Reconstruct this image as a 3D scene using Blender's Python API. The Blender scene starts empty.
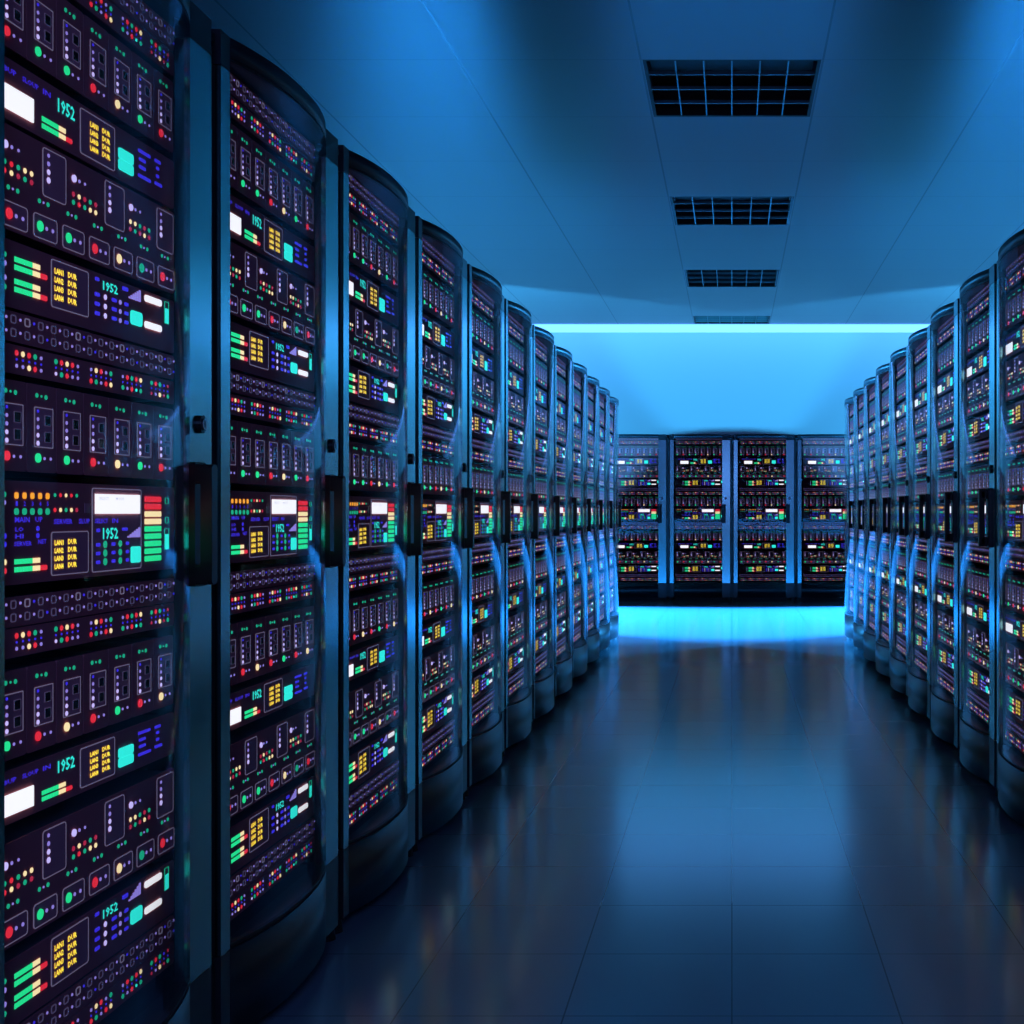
import bpy, bmesh, math, random
random.seed(7)
S = bpy.context.scene
COL = S.collection
PI = math.pi

# ---------------------------------------------------------------- materials
def nm(name):
    m = bpy.data.materials.new(name); m.use_nodes = True
    nt = m.node_tree; nt.nodes.clear()
    return m, nt, nt.nodes, nt.links

def out(nt, sock):
    o = nt.nodes.new('ShaderNodeOutputMaterial'); nt.links.new(sock, o.inputs['Surface'])

def pbr(name, col, rough=.5, metal=0., spec=.5, coat=0., coat_r=.05, noise=None, bump=None, ior=1.5):
    m, nt, N, L = nm(name)
    b = N.new('ShaderNodeBsdfPrincipled')
    b.inputs['Base Color'].default_value = (*col, 1)
    b.inputs['Roughness'].default_value = rough
    b.inputs['Metallic'].default_value = metal
    b.inputs['Specular IOR Level'].default_value = spec
    b.inputs['Coat Weight'].default_value = coat
    b.inputs['Coat Roughness'].default_value = coat_r
    b.inputs['IOR'].default_value = ior
    if noise:
        sc, amt = noise
        tc = N.new('ShaderNodeTexCoord'); n = N.new('ShaderNodeTexNoise')
        n.inputs['Scale'].default_value = sc; n.inputs['Detail'].default_value = 4
        L.new(tc.outputs['Object'], n.inputs['Vector'])
        mr = N.new('ShaderNodeMapRange'); mr.inputs['To Min'].default_value = rough-amt; mr.inputs['To Max'].default_value = rough+amt
        L.new(n.outputs['Fac'], mr.inputs['Value']); L.new(mr.outputs['Result'], b.inputs['Roughness'])
    out(nt, b.outputs[0]); return m

def emi(name, col, st=1.):
    m, nt, N, L = nm(name)
    b = N.new('ShaderNodeBsdfPrincipled')
    b.inputs['Base Color'].default_value = (*[c*.3 for c in col], 1)
    b.inputs['Roughness'].default_value = .35
    b.inputs['Emission Color'].default_value = (*col, 1)
    b.inputs['Emission Strength'].default_value = st
    out(nt, b.outputs[0]); m.cycles.emission_sampling = 'NONE'
    return m

M = {
 'frame': pbr('brushed_blue_steel', (.26, .56, .56), .20, 1., noise=(60, .03)),
 'shell': pbr('black_cabinet_paint', (.012, .013, .016), .5),
 'plinth': pbr('gloss_black_plinth', (.014, .02, .026), .33, .0, .55),
 'cap': pbr('gloss_black_cap', (.014, .018, .024), .42, .0, .4),
 'gasket': pbr('rubber_gasket', (.006, .006, .008), .6),
 'handle': pbr('black_handle', (.006, .006, .008), .35, 0., .3),
 'chrome': pbr('dark_chrome_lock', (.25, .27, .3), .25, 1.),
 'face': pbr('aubergine_faceplate', (.66, .20, .23), .8, 0., .08, noise=(80, .05)),
 'faceedge': pbr('faceplate_edge', (.10, .09, .11), .5),
 'inset': pbr('grey_inset_panel', (.85, .34, .42), .8, 0., .1),
 'line': emi('printed_outline_glow', (.42, .36, .60), .30),  # printed outlines, given emission so they stay visible in low ambient light
 'dim': emi('port_outline_glow', (.30, .24, .52), .17),  # port outlines glow faintly in place of light falling on them
 'hole': pbr('port_hole', (.004, .004, .006), .5),
 'white': emi('display_white', (1, .97, 1), 1.15),
 'greyink': emi('display_ink', (.72, .70, .86), .9),
 'blue': emi('led_blue', (.06, .035, 1), .75),
 'lil': emi('led_lilac', (.40, .31, 1), .75),
 'lilb': emi('led_lilac_bright', (.62, .52, 1), 1.1),
 'cyan': emi('led_cyan', (.03, .9, .75), 1.1),
 'teal': emi('led_teal', (.02, .8, .42), .52),
 'green': emi('led_green', (.02, .85, .30), 1.0),
 'yel': emi('led_yellow', (1, .82, .06), 1.5),
 'warm': emi('led_warm', (1, .78, .40), 1.15),
 'red': emi('led_red', (1, .03, .06), .85),
 'dred': emi('led_dim_red', (.65, .03, .09), .7),
 'orange': emi('led_orange', (1, .38, .03), 1.1),
}

def glass_mat():
    m, nt, N, L = nm('tinted_door_glass')
    tr = N.new('ShaderNodeBsdfTransparent'); tr.inputs[0].default_value = (.93, .95, .97, 1)
    gl = N.new('ShaderNodeBsdfGlossy'); gl.inputs['Roughness'].default_value = .09; gl.inputs[0].default_value = (.9, .95, 1, 1)
    fr = N.new('ShaderNodeFresnel'); fr.inputs['IOR'].default_value = 1.5
    mx = N.new('ShaderNodeMixShader')
    g = N.new('ShaderNodeNewGeometry'); inv = N.new('ShaderNodeMath'); inv.operation = 'SUBTRACT'; inv.inputs[0].default_value = 1
    mu = N.new('ShaderNodeMath'); mu.operation = 'MULTIPLY'
    L.new(g.outputs['Backfacing'], inv.inputs[1]); L.new(inv.outputs[0], mu.inputs[0]); L.new(fr.outputs[0], mu.inputs[1])
    half = N.new('ShaderNodeMath'); half.operation = 'MULTIPLY'; half.inputs[1].default_value = .6; L.new(mu.outputs[0], half.inputs[0]); L.new(half.outputs[0], mx.inputs[0]); L.new(tr.outputs[0], mx.inputs[1]); L.new(gl.outputs[0], mx.inputs[2])
    out(nt, mx.outputs[0]); return m
M['glass'] = glass_mat()

def tile_mat(name, col, jcol, tx, ty, ox, oy, jw, rough, spec, jx=1., jy=1., ior=1.5, speck=0., coat=0.):
    m, nt, N, L = nm(name)
    g = N.new('ShaderNodeNewGeometry'); sx = N.new('ShaderNodeSeparateXYZ'); L.new(g.outputs['Position'], sx.inputs[0])
    def mth(op, a, b=None):
        n = N.new('ShaderNodeMath'); n.operation = op
        for i, v in enumerate((a, b)):
            if v is None: continue
            if hasattr(v, 'is_linked'): L.new(v, n.inputs[i])
            else: n.inputs[i].default_value = v
        return n.outputs[0]
    def joint(s, t, o, k):
        f = mth('FRACT', mth('DIVIDE', mth('SUBTRACT', s, o), t))
        d = mth('MULTIPLY', mth('ABSOLUTE', mth('SUBTRACT', f, .5)), -1.)
        d = mth('MULTIPLY', mth('ADD', d, .5), t)          # distance to the joint
        return mth('MULTIPLY', mth('LESS_THAN', d, jw), k)
    j = mth('MAXIMUM', joint(sx.outputs[0], tx, ox, jx), joint(sx.outputs[1], ty, oy, jy))
    b = N.new('ShaderNodeBsdfPrincipled')
    mix = N.new('ShaderNodeMix'); mix.data_type = 'RGBA'
    mix.inputs[6].default_value = (*col, 1); mix.inputs[7].default_value = (*jcol, 1)
    L.new(j, mix.inputs[0])
    src = mix.outputs[2]
    if speck:
        n = N.new('ShaderNodeTexNoise'); n.inputs['Scale'].default_value = 160; n.inputs['Detail'].default_value = 3
        L.new(g.outputs['Position'], n.inputs['Vector'])
        mr = N.new('ShaderNodeMapRange'); mr.inputs['To Min'].default_value = rough-speck; mr.inputs['To Max'].default_value = rough+speck
        L.new(n.outputs['Fac'], mr.inputs['Value']); L.new(mr.outputs['Result'], b.inputs['Roughness'])
    else:
        b.inputs['Roughness'].default_value = rough
    L.new(src, b.inputs['Base Color'])
    sp = mth('MULTIPLY', mth('SUBTRACT', 1., mth('MULTIPLY', j, .2)), spec)
    L.new(sp, b.inputs['Specular IOR Level'])
    b.inputs['IOR'].default_value = ior
    out(nt, b.outputs[0]); return m

M['floor'] = tile_mat('polished_floor_tiles', (.18, .34, .44), (.08, .15, .19), .37, .39, 0, .05, .0018, .17, .8, ior=2.15, speck=.03)
M['ceil'] = tile_mat('satin_ceiling_tiles', (.20, .19, .20), (.07, .07, .08), 1., 1., .5, .916, .006, .32, .5, 1., .35)
M['wall'] = pbr('painted_wall', (.50, .52, .54), .6)
M['darkwall'] = pbr('dark_wall', (.10, .11, .13), .7)

# ---------------------------------------------------------------- mesh helpers
class MB:
    def __init__(s): s.bm = bmesh.new(); s.mats = []
    def mi(s, m):
        if m not in s.mats: s.mats.append(m)
        return s.mats.index(m)
    def face(s, vs, m):
        f = s.bm.faces.new([s.bm.verts.new(v) for v in vs]); f.material_index = s.mi(m)
    def prism(s, pts, y0, y1, m, back=True):
        """pts: (x,z) counter-clockwise seen from the front (-y); y0 front, y1 rear"""
        k = s.mi(m); f = [s.bm.verts.new((p[0], y0, p[1])) for p in pts]; r = [s.bm.verts.new((p[0], y1, p[1])) for p in pts]
        s.bm.faces.new(f).material_index = k
        n = len(pts)
        for i in range(n):
            j = (i+1) % n
            s.bm.faces.new((f[j], f[i], r[i], r[j])).material_index = k
        if back: s.bm.faces.new(r[::-1]).material_index = k
    def box(s, x0, x1, y0, y1, z0, z1, m): s.prism([(x0, z0), (x1, z0), (x1, z1), (x0, z1)], y0, y1, m)
    def rbox(s, x0, x1, y0, y1, z0, z1, m, r=.004, n=3): s.prism(rr(x0, x1, z0, z1, r, n), y0, y1, m)
    def ring(s, x0, x1, z0, z1, y0, y1, m, w=.0016, r=.004):
        o = rr(x0, x1, z0, z1, r, 3); i = rr(x0+w, x1-w, z0+w, z1-w, max(r-w, .0008), 3)
        k = s.mi(m); n = len(o)
        O = [s.bm.verts.new((p[0], y0, p[1])) for p in o]; I = [s.bm.verts.new((p[0], y0, p[1])) for p in i]
        O2 = [s.bm.verts.new((p[0], y1, p[1])) for p in o]; I2 = [s.bm.verts.new((p[0], y1, p[1])) for p in i]
        for a in range(n):
            b = (a+1) % n
            s.bm.faces.new((O[a], O[b], I[b], I[a])).material_index = k
            s.bm.faces.new((O[b], O[a], O2[a], O2[b])).material_index = k
            s.bm.faces.new((I[a], I[b], I2[b], I2[a])).material_index = k
    def disc(s, x, z, r, y0, y1, m, n=10, rz=None):
        rz = rz or r
        s.prism([(x+r*math.cos(2*PI*i/n), z+rz*math.sin(2*PI*i/n)) for i in range(n)], y0, y1, m, back=False)
    def add(s, other, dx=0, dy=0, dz=0):
        vm = {}
        for f in other.bm.faces:
            vs = []
            for v in f.verts:
                if v not in vm: vm[v] = s.bm.verts.new((v.co.x+dx, v.co.y+dy, v.co.z+dz))
                vs.append(vm[v])
            s.bm.faces.new(vs).material_index = s.mi(other.mats[f.material_index])
    def mesh(s, name):
        me = bpy.data.meshes.new(name)
        if len(s.bm.faces) < 400: bmesh.ops.recalc_face_normals(s.bm, faces=s.bm.faces)
        s.bm.to_mesh(me)
        for m in s.mats: me.materials.append(M[m])
        return me

def rr(x0, x1, z0, z1, r, n=3):
    P = []
    for cx, cz, a in ((x1-r, z0+r, -90), (x1-r, z1-r, 0), (x0+r, z1-r, 90), (x0+r, z0+r, 180)):
        for i in range(n+1):
            t = math.radians(a+90*i/n); P.append((cx+r*math.cos(t), cz+r*math.sin(t)))
    return P

def link(name, me, parent=None, loc=(0, 0, 0), rz=0):
    o = bpy.data.objects.new(name, me); COL.objects.link(o)
    o.location = loc; o.rotation_euler = (0, 0, rz)
    if parent: o.parent = parent
    return o

def tag(o, label=None, cat=None, group=None, kind=None):
    if label: o['label'] = label
    if cat: o['category'] = cat
    if group: o['group'] = group
    if kind: o['kind'] = kind
    return o

_txt = {}
def text_into(mb, s, x, z, w, h, y0, m):
    """lettering fitted in the box (x..x+w, z..z+h), standing at depth y0"""
    if s not in _txt:
        c = bpy.data.curves.new('t', 'FONT'); c.body = s; c.resolution_u = 1; c.offset = .016
        o = bpy.data.objects.new('t', c); COL.objects.link(o)
        bpy.context.view_layer.update()
        me = o.evaluated_get(bpy.context.evaluated_depsgraph_get()).to_mesh()
        V = [tuple(v.co) for v in me.vertices]; F = [tuple(p.vertices) for p in me.polygons]
        xs = [v[0] for v in V]; ys = [v[1] for v in V]
        _txt[s] = (V, F, min(xs), max(xs), min(ys), max(ys))
        o.evaluated_get(bpy.context.evaluated_depsgraph_get()).to_mesh_clear()
        bpy.data.objects.remove(o); bpy.data.curves.remove(c)
    V, F, ax, bx, ay, by = _txt[s]
    k = mb.mi(m); vs = [mb.bm.verts.new((x+(v[0]-ax)/(bx-ax)*w, y0, z+(v[1]-ay)/(by-ay)*h)) for v in V]
    for f in F:
        try: mb.bm.faces.new([vs[i] for i in f]).material_index = k
        except ValueError: pass

# ---------------------------------------------------------------- rack unit designs
# local frame of a unit: x 0..W across, z 0..H up, front at y = 0 looking along -y
W = .683
T = .0012      # how far a lamp stands proud of its faceplate
class Unit:
    """parts: list of (name, MB); the first is the faceplate with the chassis behind it"""
    def __init__(s, name, H, w=W, depth=.5, face='face'):
        s.name = name; s.H = H; s.w = w
        b = MB(); b.rbox(.0, w, 0, .004, 0, H, face, .005); b.rbox(.006, w-.006, .0041, depth, .004, H-.004, 'faceedge', .002)
        s.sub = [(name, b)]; s.b = b
    def part(s, name):
        m = MB(); s.sub.append((name, m)); return m

def dot(b, x, z, m, r=.0032): b.disc(x, z, r, -T, 0, m)
def bigdot(b, x, z, m, r=.0075): b.disc(x, z, r, -T*2, 0, m, 14)

def seg_meter(b, x0, z0, rows, h=.0072, gap=.0044):
    # stacked level bars: green segments, warm segments, a red tip on the lower of each pair
    for r in range(rows):
        z = z0+r*(h+gap)
        for i in range(6): b.box(x0+i*.0083, x0+i*.0083+.0068, -T, 0, z, z+h, 'green')
        for i in range(2): b.box(x0+.0500+i*.0100, x0+.0500+i*.0100+.0096, -T, 0, z, z+h, 'warm')
        if r % 2 == 0: b.rbox(x0+.0712, x0+.0905, -T, 0, z, z+h, 'red', .0025)

def label_panel(u, x0, x1, z0, z1, tx, zt, zb, inset='inset'):
    p = u.part('label_panel')
    p.rbox(x0, x1, -T*.6, 0, z0, z1, inset, .005); p.ring(x0, x1, z0, z1, -T, 0, 'line', .0016, .005)
    n = 4; st = (zt-zb)/n; h = st*.66
    for i in range(n):
        z = zt-(i+1)*st+st*.2
        text_into(p, 'LAN%d' % (i+1), x0+tx, z, .0265, h, -T*1.3, 'yel')
        text_into(p, 'DUR', x0+tx+.041, z+.0008, .027, h, -T*1.3, 'yel')

def blade(u_w, H, c1):
    u = Unit('blade_module', H, u_w-.0015)
    k = H/.1335; b = u.b
    dot(b, .027, H*.875, 'teal', .0036); dot(b, .040, H*.872, 'teal', .0020); dot(b, .053, H*.868, 'teal', .0036)
    p = u.part('port_panel')
    x0, x1, z0, z1 = .0195, .0735, H*.285, H*.745
    p.box(x0, x1, -T*.6, 0, z0, z1, 'inset'); p.ring(x0, x1, z0, z1, -T, 0, 'line', .0014, .0012)
    for i in range(5):
        p.disc(.0290, z1-.0065-i*.0122*k, .0026+.0003*i, -T*1.4, 0, ('blue', 'lil', 'lil', 'lilb', 'lilb')[i], 8)
    for zz in (z1-.0195*k, z1-.0450*k):
        p.box(.0485, .0655, -T*1.2, 0, zz-.0075*k, zz+.0075*k, 'hole'); p.ring(.0480, .0660, zz-.0080*k, zz+.0080*k, -T*1.5, 0, 'dim', .0008, .001)
    q = u.part('status_light'); q.disc(.0295, H*.165, .0072, -T*2, 0, c1, 14)
    dot(b, .049, H*.163, 'lil', .0024); dot(b, .067, H*.163, 'lil', .0024)
    return u

def strip_ports(H):
    u = Unit('patch_panel', H); b = u.b
    n = 18
    for i in range(n):
        x = .012+i*.0378
        for r in (0, 1):
            z = H*(.60-.44*r)
            b.ring(x, x+.0150, z, z+H*.29, -T, 0, 'dim' if r or i % 4 else 'line', .0018, .004)
            dot(b, x+.0262, z+H*.17, 'lil' if (i*3+r) % 4 else 'blue', .0022)
    return u

def strip_leds(H, seed):
    u = Unit('indicator_strip', H); b = u.b
    rnd = random.Random(seed)
    base = [('red', 'warm', 'red', 'teal', 'lil', 'lil', 'lil', 'warm', 'red', 'lil'),
            ('teal', 'red', 'warm', 'red', 'lil', 'lilb', 'teal', 'red', 'lil', 'lil'),
            ('lil', 'warm', 'red', 'lil', 'teal', 'red', 'teal', 'lil', 'red', 'warm'),
            ('lil', 'red', 'teal', 'red', 'warm', 'teal', 'lil', 'red', 'cyan', 'teal'),
            ('teal', 'red', 'teal', 'blue', 'dred', 'dred', 'lil', 'warm', 'dred', 'teal')]
    for c in range(6):
        q = base[(c+4) % 5]
        for i in range(10):
            m = q[i]; r = .0042 if m in ('red', 'warm', 'teal') else .0028
            x = .030+c*.1115+(i % 5)*.0170
            z = H*(.73 if i < 5 else .29)
            dot(b, x, z, m, r)
            if i < 5: dot(b, x, H*.51, 'blue', .0018)
    return u

def unit_A(H):
    k = H/.094; u = Unit('display_unit', H); b = u.b
    text_into(b, 'BUP', .106, H*.76, .034, .0085*k, -T, 'blue'); text_into(b, 'SLOUP', .156, H*.76, .045, .0085*k, -T, 'blue'); text_into(b, 'IN', .214, H*.76, .022, .0085*k, -T, 'blue')
    text_into(b, 'SERV', .040, H*.76, .045, .0085*k, -T, 'blue')
    d = u.part('display'); d.box(.075, .1857, -T*2, 0, H*.165, H*.56, 'white')
    g = u.part('level_meter'); seg_meter(g, .2121, H*.17, 2, .0075*k, .004*k)
    g = u.part('digit_readout'); text_into(g, '1952', .258, H*.60, .052, .0235*k, -T, 'cyan')
    label_panel(u, .328, .4462, H*.10, H*.93, .0320, H*.80, H*.22)
    c = u.part('key_pad')
    for i in (0, 1): c.rbox(.4596, .5130, -T*2, 0, H*(.20+.215*i), H*(.405+.215*i), 'cyan', .004)
    for x, zz, w in ((.534, .76, .048), (.537, .60, .026), (.537, .45, .026), (.534, .27, .050), (.600, .76, .024), (.606, .62, .012), (.606, .46, .012), (.600, .30, .030)):
        b.rbox(x, x+w, -T, 0, H*zz, H*zz+.0062*k, 'blue', .002)
    return u

def unit_B(H):
    k = H/.156; u = Unit('module_unit', H); b = u.b
    for j in range(4):
        x = .016+j*.1975
        if x+.07 > W: continue
        p = u.part('inset_module')
        p.rbox(x, x+.070, -T*.6, 0, H*.475, H*.965, 'inset', .006); p.ring(x, x+.070, H*.475, H*.965, -T, 0, 'line', .0014, .006)
        for i in range(4): p.disc(x+.0165, H*(.90-.083*i), .0030+.0006*i, -T*1.5, 0, ('lil', 'lil', 'lilb', 'lilb')[i], 10)
        if j == 3: continue
        x += .0945
        bigdot(b, x, H*.80, 'lilb', .0060); dot(b, x+.018, H*.80, 'lil', .0028); dot(b, x+.036, H*.80, 'lil', .0024)
        cols = ('teal', 'red', 'teal', 'warm', 'warm', 'red', 'warm', 'dred', 'teal', 'dred')
        if j == 1: cols = ('dred', 'warm', 'dred', 'teal', 'dred', 'teal', 'red', 'teal', 'warm', 'warm')
        if j == 2: cols = ('warm', 'warm', 'teal', 'dred', 'teal', 'dred', 'teal', 'dred', 'warm', 'dred')
        for i in range(10): dot(b, x-.001+(i % 5)*.0182, H*(.635 if i < 5 else .55), cols[i], .0040)
    for j in range(8):
        x = .012+j*.0852
        dot(b, x+.022, H*.405, 'teal', .0036); dot(b, x+.034, H*.405, 'lil', .0018); dot(b, x+.047, H*.405, 'teal', .0036)
        p = u.part('status_box'); x += .005
        p.rbox(x, x+.0690, -T*.6, 0, H*.035, H*.275, 'inset', .006); p.ring(x, x+.0690, H*.035, H*.275, -T, 0, 'line', .0014, .006)
        p.disc(x+.018, H*.155, .0082, -T*2, 0, ('green', 'red', 'green', 'green', 'red', 'warm', 'teal', 'red')[j], 14)
        p.disc(x+.037, H*.155, .0030, -T*1.5, 0, 'lil'); p.disc(x+.055, H*.155, .0030, -T*1.5, 0, 'lil')
    return u

def unit_C(H):
    k = H/.098; u = Unit('control_unit', H); b = u.b
    for zz, m in ((.76, 'teal'), (.63, 'lil'), (.42, 'lil'), (.28, 'teal')): dot(b, .110, H*zz, m, .0040)
    for zz in (.25, .58):
        g = u.part('level_meter'); seg_meter(g, .136, H*zz, 2, .0075*k, .0042*k)
    label_panel(u, .2386, .3554, H*.19, H*.95, .0090, H*.84, H*.29)
    g = u.part('digit_readout'); text_into(g, '1952', .404, H*.74, .052, .0155*k, -T, 'cyan')
    b.rbox(.378, .391, -T, 0, H*.86, H*.92, 'blue', .002)
    for i in range(3):
        z = H*(.60-.16*i)
        b.rbox(.377, .393, -T, 0, z, z+.0062*k, 'blue', .002); dot(b, .413, z+.003, 'lilb', .0046)
        b.rbox(.436, .453, -T, 0, z, z+.0062*k, 'blue', .002); dot(b, .4664, z+.003, 'lil', .0042)
        b.rbox(.482, .496, -T, 0, z, z+.0060*k, 'blue', .002)
    b.rbox(.474, .495, -T, 0, H*.86, H*.93, 'blue', .002)
    g = u.part('signal_bars')
    for i in range(6): g.box(.498+i*.0078, .498+i*.0078+.0062, -T, 0, H*.76, H*(.79+.035*i), 'lil')
    g = u.part('key_pad'); g.rbox(.5044, .5474, -T*2, 0, H*.31, H*.56, 'cyan', .006)
    for zz in (.385, .865):
        g = u.part('bar_display'); g.rbox(.559, .626, -T*2, 0, H*zz-.0058*k, H*zz+.0058*k, 'white', .0045)
    g = u.part('gauge'); g.box(.6424, .6575, -T, 0, H*.53, H*.81, 'cyan'); b.ring(.6410, .6590, H*.52, H*.94, -T, 0, 'teal', .0012, .001)
    return u

def unit_big(H):
    u = Unit('monitoring_unit', H); b = u.b
    dot(b, .109, .136, 'teal', .0042); dot(b, .109, .124, 'lil', .0036); dot(b, .110, .074, 'blue', .0042); dot(b, .110, .0615, 'blue', .0042); dot(b, .110, .035, 'warm', .0044); dot(b, .110, .022, 'red', .0044)
    for i in range(5):
        x = .141+i*.0218
        b.rbox(x-.0048, x+.0048, -T, 0, .1300, .1395, 'orange', .003)
        text_into(b, '12345'[i], x-.003, .1190, .0055, .0070, -T, 'blue')
        b.rbox(x-.0056, x+.0056, -T, 0, .1055, .1155, 'teal', .004)
        dot(b, .2502+i*.0168, .1367, ('teal', 'red', 'warm', 'red', 'teal')[i], .0030)
        dot(b, .2502+i*.0168, .1130, ('red', 'warm', 'teal', 'warm', 'dred')[i], .0034)
        if i < 3:
            dot(b, .030+i*.022, .136, 'orange', .004); dot(b, .030+i*.022, .113, 'teal', .004)
    b.box(.343, .362, -T*.6, 0, .108, .124, 'inset')
    for s, x, z, w in (('MAIN', .136, .094, .040), ('UP', .192, .094, .021), ('LO', .137, .080, .022), ('HI', .137, .0695, .022), ('SERVER', .134, .0580, .048), ('NET', .200, .0600, .024),
                       ('SERVER', .2458, .0903, .057), ('SLUP', .3232, .0903, .036)):
        text_into(b, s, x, z, w, .0070 if z < .09 else .0082, -T, 'blue')
    for z in (.081, .070): dot(b, .2, z+.003, 'blue', .004)
    g = u.part('level_meter'); seg_meter(g, .136, .0187, 2, .0076, .0044)
    label_panel(u, .2386, .3553, .0080, .0782, .0090, .0665, .0160)
    g = u.part('display_panel')
    x0, x1, z0, z1 = .367, .5455, .0070, .1508
    g.rbox(x0, x1, -T*.6, 0, z0, z1, 'inset', .005); g.ring(x0, x1, z0, z1, -T, 0, 'line', .0018, .005)
    g.box(.3763, .5365, -T*2.5, 0, .1067, .1405, 'white')
    text_into(g, 'SELECT', .386, .1305, .034, .0050, -T*2.6, 'greyink'); text_into(g, 'MODE', .445, .1305, .030, .0050, -T*2.6, 'greyink')
    text_into(g, 'SELECT', .3763, .0905, .045, .0080, -T, 'blue'); text_into(g, 'IN', .4362, .0905, .021, .0080, -T, 'blue')
    g.rbox(.381, .394, -T, 0, .0755, .0815, 'blue', .002); text_into(g, '1952', .4036, .0625, .0535, .0200, -T, 'cyan'); g.rbox(.472, .493, -T, 0, .0765, .0820, 'blue', .002)
    for i in range(6): g.box(.492+i*.0083, .492+i*.0083+.0078, -T, 0, .0640, .0668+.0030*i, 'lil')
    for i in range(3):
        z = .0538-.0149*i
        g.rbox(.380, .395, -T, 0, z-.003, z+.003, 'blue', .002); g.disc(.4113, z, .0062, -T*1.5, 0, 'teal', 12)
        g.rbox(.434, .448, -T, 0, z-.003, z+.003, 'blue', .002); g.disc(.4650, z, .0058, -T*1.5, 0, 'teal', 12)
        g.rbox(.486, .498, -T, 0, z-.003, z+.003, 'blue', .002)
    g.rbox(.5044, .5405, -T*2, 0, .0182, .0473, 'cyan', .004)
    g = u.part('bar_meter')
    for i in range(9):
        z = .0183+i*.01375
        g.rbox(.5599, .6251, -T*1.5, 0, z, z+.0100, 'red' if i > 6 else 'warm' if i > 4 else 'green', .002)
    g = u.part('gauge'); g.box(.6424, .6583, -T, 0, .0385, .0673, 'cyan'); b.ring(.6410, .6600, .0380, .0780, -T, 0, 'teal', .0010, .001)
    for z in (.088, .125): b.ring(.6440, .6580, z, z+.012, -T, 0, 'teal', .0010, .003)
    return u

# ---------------------------------------------------------------- cabinet, shared meshes
PITCH = .80; HT = 2.08; DEEP = .86
ZB, ZC, ZG = .218, 2.006, 2.036           # glass runs between these heights
G0, G1 = .071, .680            # glass between the two steel strips
BOW = .044
def bow(x):
    if x <= G0 or x >= G1: return 0.
    t = (x-G0)/(G1-G0)
    return -BOW*(1-abs(2*t-1)**2.3)
XS = [G0+(G1-G0)*(.5-.5*math.cos(PI*i/28)) for i in range(29)]

def curved_panel(b, z0, z1, m, y_in, th=None, extra=None):
    """bowed front skin between z0 and z1; th: thickness of the sheet, else closed back at y_in"""
    xs = XS if extra is None else [extra[0]]+XS+[extra[1]]
    F = [(x, bow(x)) for x in xs]
    R = [(x, (y+th) if th else y_in) for x, y in F]
    k = b.mi(m)
    P = [[b.bm.verts.new((x, y, z)) for x, y in C] for C, z in ((F, z0), (F, z1), (R, z0), (R, z1))]
    fs = []
    for i in range(len(F)-1):
        fs += [b.bm.faces.new((P[0][i], P[0][i+1], P[1][i+1], P[1][i])), b.bm.faces.new((P[3][i], P[3][i+1], P[2][i+1], P[2][i])),
               b.bm.faces.new((P[1][i], P[1][i+1], P[3][i+1], P[3][i])), b.bm.faces.new((P[2][i], P[2][i+1], P[0][i+1], P[0][i]))]
    fs += [b.bm.faces.new((P[0][0], P[1][0], P[3][0], P[2][0])), b.bm.faces.new((P[1][-1], P[0][-1], P[2][-1], P[3][-1]))]
    for f in fs: f.material_index = k
    for f in fs[:-2:4]: f.smooth = True

def mesh_of(build):
    b = MB(); build(b); return b
def _body(b):
    b.box(.0, .010, .012, DEEP, .035, ZC+.03, 'shell'); b.box(.790, .800, .012, DEEP, .035, ZC+.03, 'shell')
    b.box(.010, .790, DEEP-.01, DEEP, .035, ZC+.03, 'shell')
    b.box(.010, .790, .012, DEEP-.01, .035, .20, 'shell'); b.box(.010, .790, .012, DEEP-.01, 2.050, ZC+.06, 'shell')
    b.box(.0, .800, .012, DEEP, ZC+.03, ZC+.04, 'shell') if False else None
    b.box(.752, .788, .064, .10, .20, 2.05, 'gasket')
def _plinth(b):
    b.box(.024, G0, 0, .03, .035, ZB-.002, 'plinth'); b.box(G1, .778, 0, .03, .035, ZB-.002, 'plinth')
    curved_panel(b, .035, ZB-.002, 'plinth', .03)
def _cap(b):
    b.box(.024, G0, 0.0, .03, ZC+.002, HT-.002, 'cap'); b.box(G1, .778, 0.0, .03, ZC+.002, HT-.002, 'cap'); b.box(.002, .798, .03, DEEP, 2.052, HT-.004, 'cap')
    curved_panel(b, ZG+.002, HT-.002, 'cap', .02)
def _door(b):
    b.rbox(.024, G0, 0, .012, ZB, ZC, 'frame', .001, 1)
    b.rbox(G1, .778, 0, .012, ZB, ZC, 'frame', .001, 1)
    b.box(.026, G0-.002, .012, .03, ZB, ZC, 'shell'); b.box(G1+.002, .776, .012, .03, ZB, ZC, 'shell')
    curved_panel(b, ZG-.006, ZG+.001, 'gasket', 0, th=.010)
    curved_panel(b, ZB+.001, ZB+.010, 'gasket', 0, th=.010)
def _glass(b):
    curved_panel(b, ZB+.010, ZG-.006, 'glass', 0, th=.006)
def _handle(b):
    b.rbox(.674, .724, -.012, 0, .968, 1.204, 'handle', .006)
    b.rbox(.675, .700, -.034, -.012, .972, 1.010, 'handle', .004); b.rbox(.675, .700, -.034, -.012, 1.162, 1.200, 'handle', .004)
    n = 10
    b.prism(rr(.674, .700, .972, 1.200, .010), -.044, -.022, 'handle')
def _lock(b):
    b.disc(.722, 1.278, .0145, -.008, 0, 'handle', 20, .0175); b.disc(.722, 1.278, .0090, -.011, -.008, 'chrome', 16, .0110)
    b.box(.7205, .7235, -.0115, -.011, 1.272, 1.284, 'hole')
def _foot(b):
    b.disc(0, 0, .022, 0, .035, 'shell', 12)      # turned upright below
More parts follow.
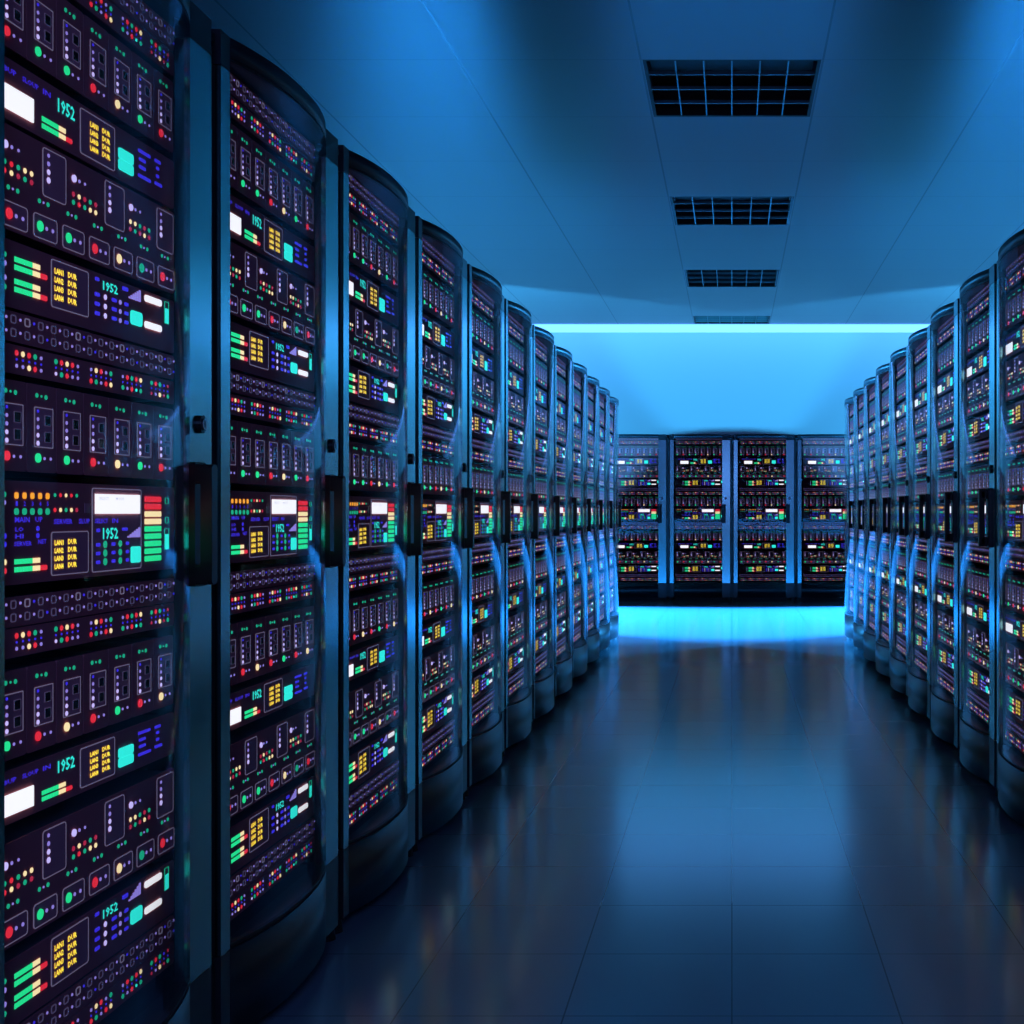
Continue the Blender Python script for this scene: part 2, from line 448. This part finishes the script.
def foot_mesh():
    me = bpy.data.meshes.new('foot'); bm = bmesh.new()
    bmesh.ops.create_cone(bm, cap_ends=True, segments=14, radius1=.026, radius2=.020, depth=.036)
    for v in bm.verts: v.co.z += .018
    bm.to_mesh(me); me.materials.append(M['gasket']); return me

ME = {n: mesh_of(f).mesh(n) for n, f in (('body', _body), ('plinth', _plinth), ('top_cap', _cap), ('door', _door), ('door_glass', _glass), ('handle', _handle), ('lock', _lock))}
ME['foot'] = foot_mesh()

ROWS = []   # (unit, z, x)
BW = .0852
def add_row(u, z, x=0): ROWS.append((u, z, x))
bl = {c: blade(BW, .1335, c) for c in ('red', 'green', 'warm')}
def blades(z0, z1, cols):
    for i, c in enumerate(cols):
        key = (c, round(z1-z0, 4))
        if key not in bl: bl[key] = blade(BW, z1-z0, c)
        add_row(bl[key], z0, i*BW)
SEQ1 = ('green', 'red', 'green', 'green', 'red', 'warm', 'green', 'red')
SEQ2 = ('warm', 'green', 'red', 'warm', 'red', 'green', 'red', 'warm')
p_ = strip_ports(.0455); l_ = strip_leds(.0440, 1)
add_row(p_, 2.000); add_row(l_, 1.952)
blades(1.803, 1.940, SEQ1)
add_row(unit_A(.092), 1.695)
B_ = unit_B(.157); add_row(B_, 1.531)
C_ = unit_C(.101); add_row(C_, 1.416)
add_row(p_, 1.3655); add_row(l_, 1.3175)
blades(1.171, 1.308, SEQ1)
add_row(unit_big(.157), 1.000)
add_row(p_, .9365); add_row(l_, .8905)
blades(.739, .872, SEQ2)
add_row(unit_A(.080), .643)
add_row(B_, .458)
add_row(C_, .336)
add_row(p_, .2850); add_row(l_, .2385)

# meshes: full (parts apart) and merged (one mesh per unit) versions
def sized(b, sx, sz):
    c = MB(); c.add(b)
    for v in c.bm.verts: v.co.x *= sx; v.co.z *= sz
    return c
SX, SZ = .966, .970            # rack units of the two long rows; those of the back row are narrower
for u in {id(r[0]): r[0] for r in ROWS}.values():
    u.full = [(n, sized(b, SX, SZ).mesh(n)) for n, b in u.sub]
    a = MB()
    for n, b in u.sub: a.add(b)
    u.one = sized(a, SX, SZ).mesh(u.name); u.back = sized(a, .90, 1.).mesh(u.name)

PX, PY = .0078, .025      # where the unit faceplates stand inside the cabinet
def cabinet(loc, rz, label, group, full, pitch=1.):
    r = bpy.data.objects.new('server_cabinet', None); COL.objects.link(r)
    r.location = loc; r.rotation_euler = (0, 0, rz); r.empty_display_size = .1
    tag(r, label, 'server cabinet', group)
    link('body', ME['body'], r); link('plinth', ME['plinth'], r); link('top_cap', ME['top_cap'], r)
    for x in (.0, .80):
        for y in (.030, .80): link('foot', ME['foot'], r, (min(max(x, .03), .77) if y > .1 else (.03 if x < .1 else .77), y, 0))
    d = link('door', ME['door'], r)
    link('door_glass', ME['door_glass'], d); link('handle', ME['handle'], d); link('lock', ME['lock'], d)
    for u, z, x in ROWS:
        if full == 'back':
            link(u.name, u.back, r, (.088+x*.90, PY, z)); continue
        at = (PX+x*SX, PY, 1.11+(z-1.11)*pitch)
        if full:
            o = link(u.name, u.full[0][1], r, at)
            for n, me in u.full[1:]: link(n, me, o)
        else:
            link(u.name, u.one, r, at)
    return r

A = 1.0245; Y0 = 1.708
ordn = ['second', 'third', 'fourth', 'fifth', 'sixth', 'seventh', 'eighth', 'ninth', 'tenth', 'eleventh']
for k in range(12):
    lab = ('largest and nearest server cabinet of the left row, cut off by the photo edge' if k == 0 else
           'last server cabinet of the left row, at the far end beside the bright floor' if k == 11 else
           'black glass-fronted server cabinet, %s from the camera in the left row' % ordn[k-1])
    cabinet((-A, Y0+PITCH*k, 0), PI/2, lab, 'server cabinets in the left row', k < 5, min(1., .972+.012*k))
for k in range(9):
    lab = ('nearest server cabinet of the right row, cut off by the photo edge' if k == 0 else
           'last server cabinet of the right row, at the far end beside the bright floor' if k == 8 else
           'black glass-fronted server cabinet, %s from the camera in the right row' % ordn[k-1])
    cabinet((A, Y0+PITCH*(4+k), 0), -PI/2, lab, 'server cabinets in the right row', k < 3)
# back row, fronts towards the camera
YB = 15.807
bl_ = ['leftmost cabinet of the back row, partly hidden behind the end of the left row', 'second cabinet from the left in the back row facing the aisle',
       'third cabinet from the left in the back row facing the aisle', 'rightmost cabinet of the back row, partly hidden behind the end of the right row']
for k in range(4):
    cabinet((-1.6+.8*k, YB, 0), 0, bl_[k], 'server cabinets in the back row', 'back')
# ---------------------------------------------------------------- room
HC = 3.585; YW = 17.37; XR = 6.5; YF = -3.0
def shell(name, build, kind='structure'):
    o = link(name, mesh_of(build).mesh(name)); o['kind'] = kind; return o
shell('floor', lambda b: b.box(-XR, XR, YF, YW, -.1, 0, 'floor'))
VENTS = [(6.916, 'nearest and largest egg-crate grille in the ceiling'), (9.916, 'second nearest egg-crate grille in the ceiling'),
         (12.916, 'third egg-crate grille in the ceiling, one before the farthest'), (15.97, 'farthest and smallest egg-crate grille, beside the bright wall strip')]
def _ceil(b):
    ys = [YF]; 
    for y, _ in VENTS: ys += [y, y+(1. if y < 15 else .68)]
    ys.append(YW)
    for i in range(len(ys)-1):
        if i % 2: b.box(-XR, -.49, ys[i], ys[i+1], HC, HC+.02, 'ceil'); b.box(.49, XR, ys[i], ys[i+1], HC, HC+.02, 'ceil')
        else: b.box(-XR, XR, ys[i], ys[i+1], HC, HC+.02, 'ceil')
shell('ceiling', _ceil)
shell('wall_back', lambda b: b.box(-XR, XR, YW, YW+.1, 0, HC, 'wall'))
shell('wall_left', lambda b: b.box(-XR-.1, -XR, YF, YW+.1, 0, HC, 'wall'))
shell('wall_right', lambda b: b.box(XR, XR+.1, YF, YW+.1, 0, HC, 'wall'))
shell('wall_front', lambda b: b.box(-XR, XR, YF-.1, YF, 0, HC, 'darkwall'))

M['slat'] = pbr('louvre_aluminium', (.14, .26, .27), .5, .8)
M['ventbox'] = pbr('vent_box', (.045, .04, .04), .7)
def _vbox(b, L):
    b.box(-.49, .49, 0, L, HC+.20, HC+.21, 'ventbox')
    for a in ((-.49, -.485, 0, L), (.485, .49, 0, L), (-.485, .485, 0, .005), (-.485, .485, L-.005, L)): b.box(*a, HC+.0005, HC+.20, 'ventbox')
def _vframe(b, L):
    for a in ((-.489, -.470, .001, L-.001), (.470, .489, .001, L-.001), (-.47, .47, .001, .02), (-.47, .47, L-.02, L-.001)): b.box(*a, HC+.001, HC+.012, 'ventbox')
for y, lab in VENTS:
    L = 1. if y < 15 else .68
    r = bpy.data.objects.new('ceiling_grille', None); COL.objects.link(r); r.location = (0, y, 0)
    tag(r, lab, 'grille', 'egg-crate grilles along the ceiling')
    link('housing', mesh_of(lambda b: _vbox(b, L)).mesh('housing'), r)
    link('grille_frame', mesh_of(lambda b: _vframe(b, L)).mesh('grille_frame'), r)
    cr = mesh_of(lambda b: b.box(-.47, .47, -.004, .004, HC+.003, HC+.022, 'slat')).mesh('slat')
    lg = mesh_of(lambda b: b.box(-.0035, .0035, .02, L-.02, HC+.003, HC+.021, 'slat')).mesh('slat')
    for i in range(3): link('slat', cr, r, (0, L*(i+1)/4, 0))
    for i in range(5): link('slat', lg, r, (-.47+.94*(i+1)/6, 0, 0))

# ---------------------------------------------------------------- lamps and added fills
def area(name, loc, rot, sx, sy, col, watts, spread=180):
    l = bpy.data.lights.new(name, 'AREA'); l.shape = 'RECTANGLE'; l.size = sx; l.size_y = sy
    l.color = col; l.energy = watts; l.spread = math.radians(spread)
    o = bpy.data.objects.new(name, l); COL.objects.link(o); o.location = loc; o.rotation_euler = rot
    return o
BL = (.03, .34, 1.)
def aim(o, to):
    from mathutils import Vector
    o.rotation_euler = (Vector(to)-o.location).to_track_quat('-Z', 'Y').to_euler()
for s in (-1, 1):
    l = bpy.data.lights.new('aisle_spot', 'SPOT'); l.energy = 29000; l.color = (.04, .36, 1.); l.spot_size = math.radians(68); l.spot_blend = .15; l.shadow_soft_size = .08
    o = bpy.data.objects.new('aisle_spot', l); COL.objects.link(o); o.location = (s*4.5, 14.2, .8); aim(o, (s*(4.5-1.0), 14.2-.31, .8-.76))
    l = bpy.data.lights.new('frame_fill_spot', 'SPOT'); l.energy = 3400; l.color = (.03, .36, .95); l.spot_size = math.radians(70); l.spot_blend = .5; l.shadow_soft_size = .25  # added spot, only there to brighten the steel door strips
    o = bpy.data.objects.new('frame_fill_spot', l); COL.objects.link(o); o.location = (s*4.5, 14.2, 3.0); aim(o, (-s*.2, 11.1, .2))
    l = bpy.data.lights.new('ceiling_spot', 'SPOT'); l.energy = 2200; l.color = (.05, .46, .98); l.spot_size = math.radians(76); l.spot_blend = .12; l.shadow_soft_size = .12
    o = bpy.data.objects.new('ceiling_spot', l); COL.objects.link(o); o.location = (s*4.6, 12.2, 1.7); aim(o, (s*3.4, 17.2, 3.75))
M['ledpanel'] = emi('cove_light_panel', (.11, .35, 1), 2.7); M['ledpanel'].cycles.emission_sampling = 'FRONT'
o = link('cove_light', mesh_of(lambda b: b.box(-6.4, 6.4, 16.67, 17.36, HC-.012, HC-.001, 'ledpanel')).mesh('cove_light'))
tag(o, 'glowing cyan light strip along the ceiling edge above the back wall', 'light strip')
area('ambient_fill', (0, -2., 2.6), (math.radians(70), 0, 0), 5, 1.5, (.16, .27, 1.), 17)  # added fill behind the camera, stands in for general ambient light
area('near_fill', (0, -.6, 1.9), (math.radians(80), 0, 0), 1.4, .8, (.24, .34, 1.), 19)  # added fill that brightens the nearest faceplates, no fixture there

w = bpy.data.worlds.new('w'); S.world = w; w.use_nodes = True
w.node_tree.nodes['Background'].inputs[0].default_value = (.02, .08, .2, 1); w.node_tree.nodes['Background'].inputs[1].default_value = .1

# ---------------------------------------------------------------- camera
cd = bpy.data.cameras.new('camera'); cam = bpy.data.objects.new('camera', cd); COL.objects.link(cam)
cam.location = (0, 0, 1.11); cam.rotation_euler = (PI/2, 0, 0)
cd.sensor_width = 36; cd.lens = 1263/1024*36; cd.shift_x = -.2147; cd.shift_y = -.0003; cd.clip_start = .02
S.camera = cam
S.view_settings.view_transform = 'Standard'; S.view_settings.look = 'None'; S.view_settings.gamma = 1; S.view_settings.exposure = 0
S.view_settings.use_curve_mapping = False
S.cycles.use_denoising = True
S.cycles.max_bounces = 10; S.cycles.glossy_bounces = 6; S.cycles.diffuse_bounces = 0; S.cycles.transparent_max_bounces = 24
S.cycles.sample_clamp_indirect = 6; S.cycles.caustics_reflective = True
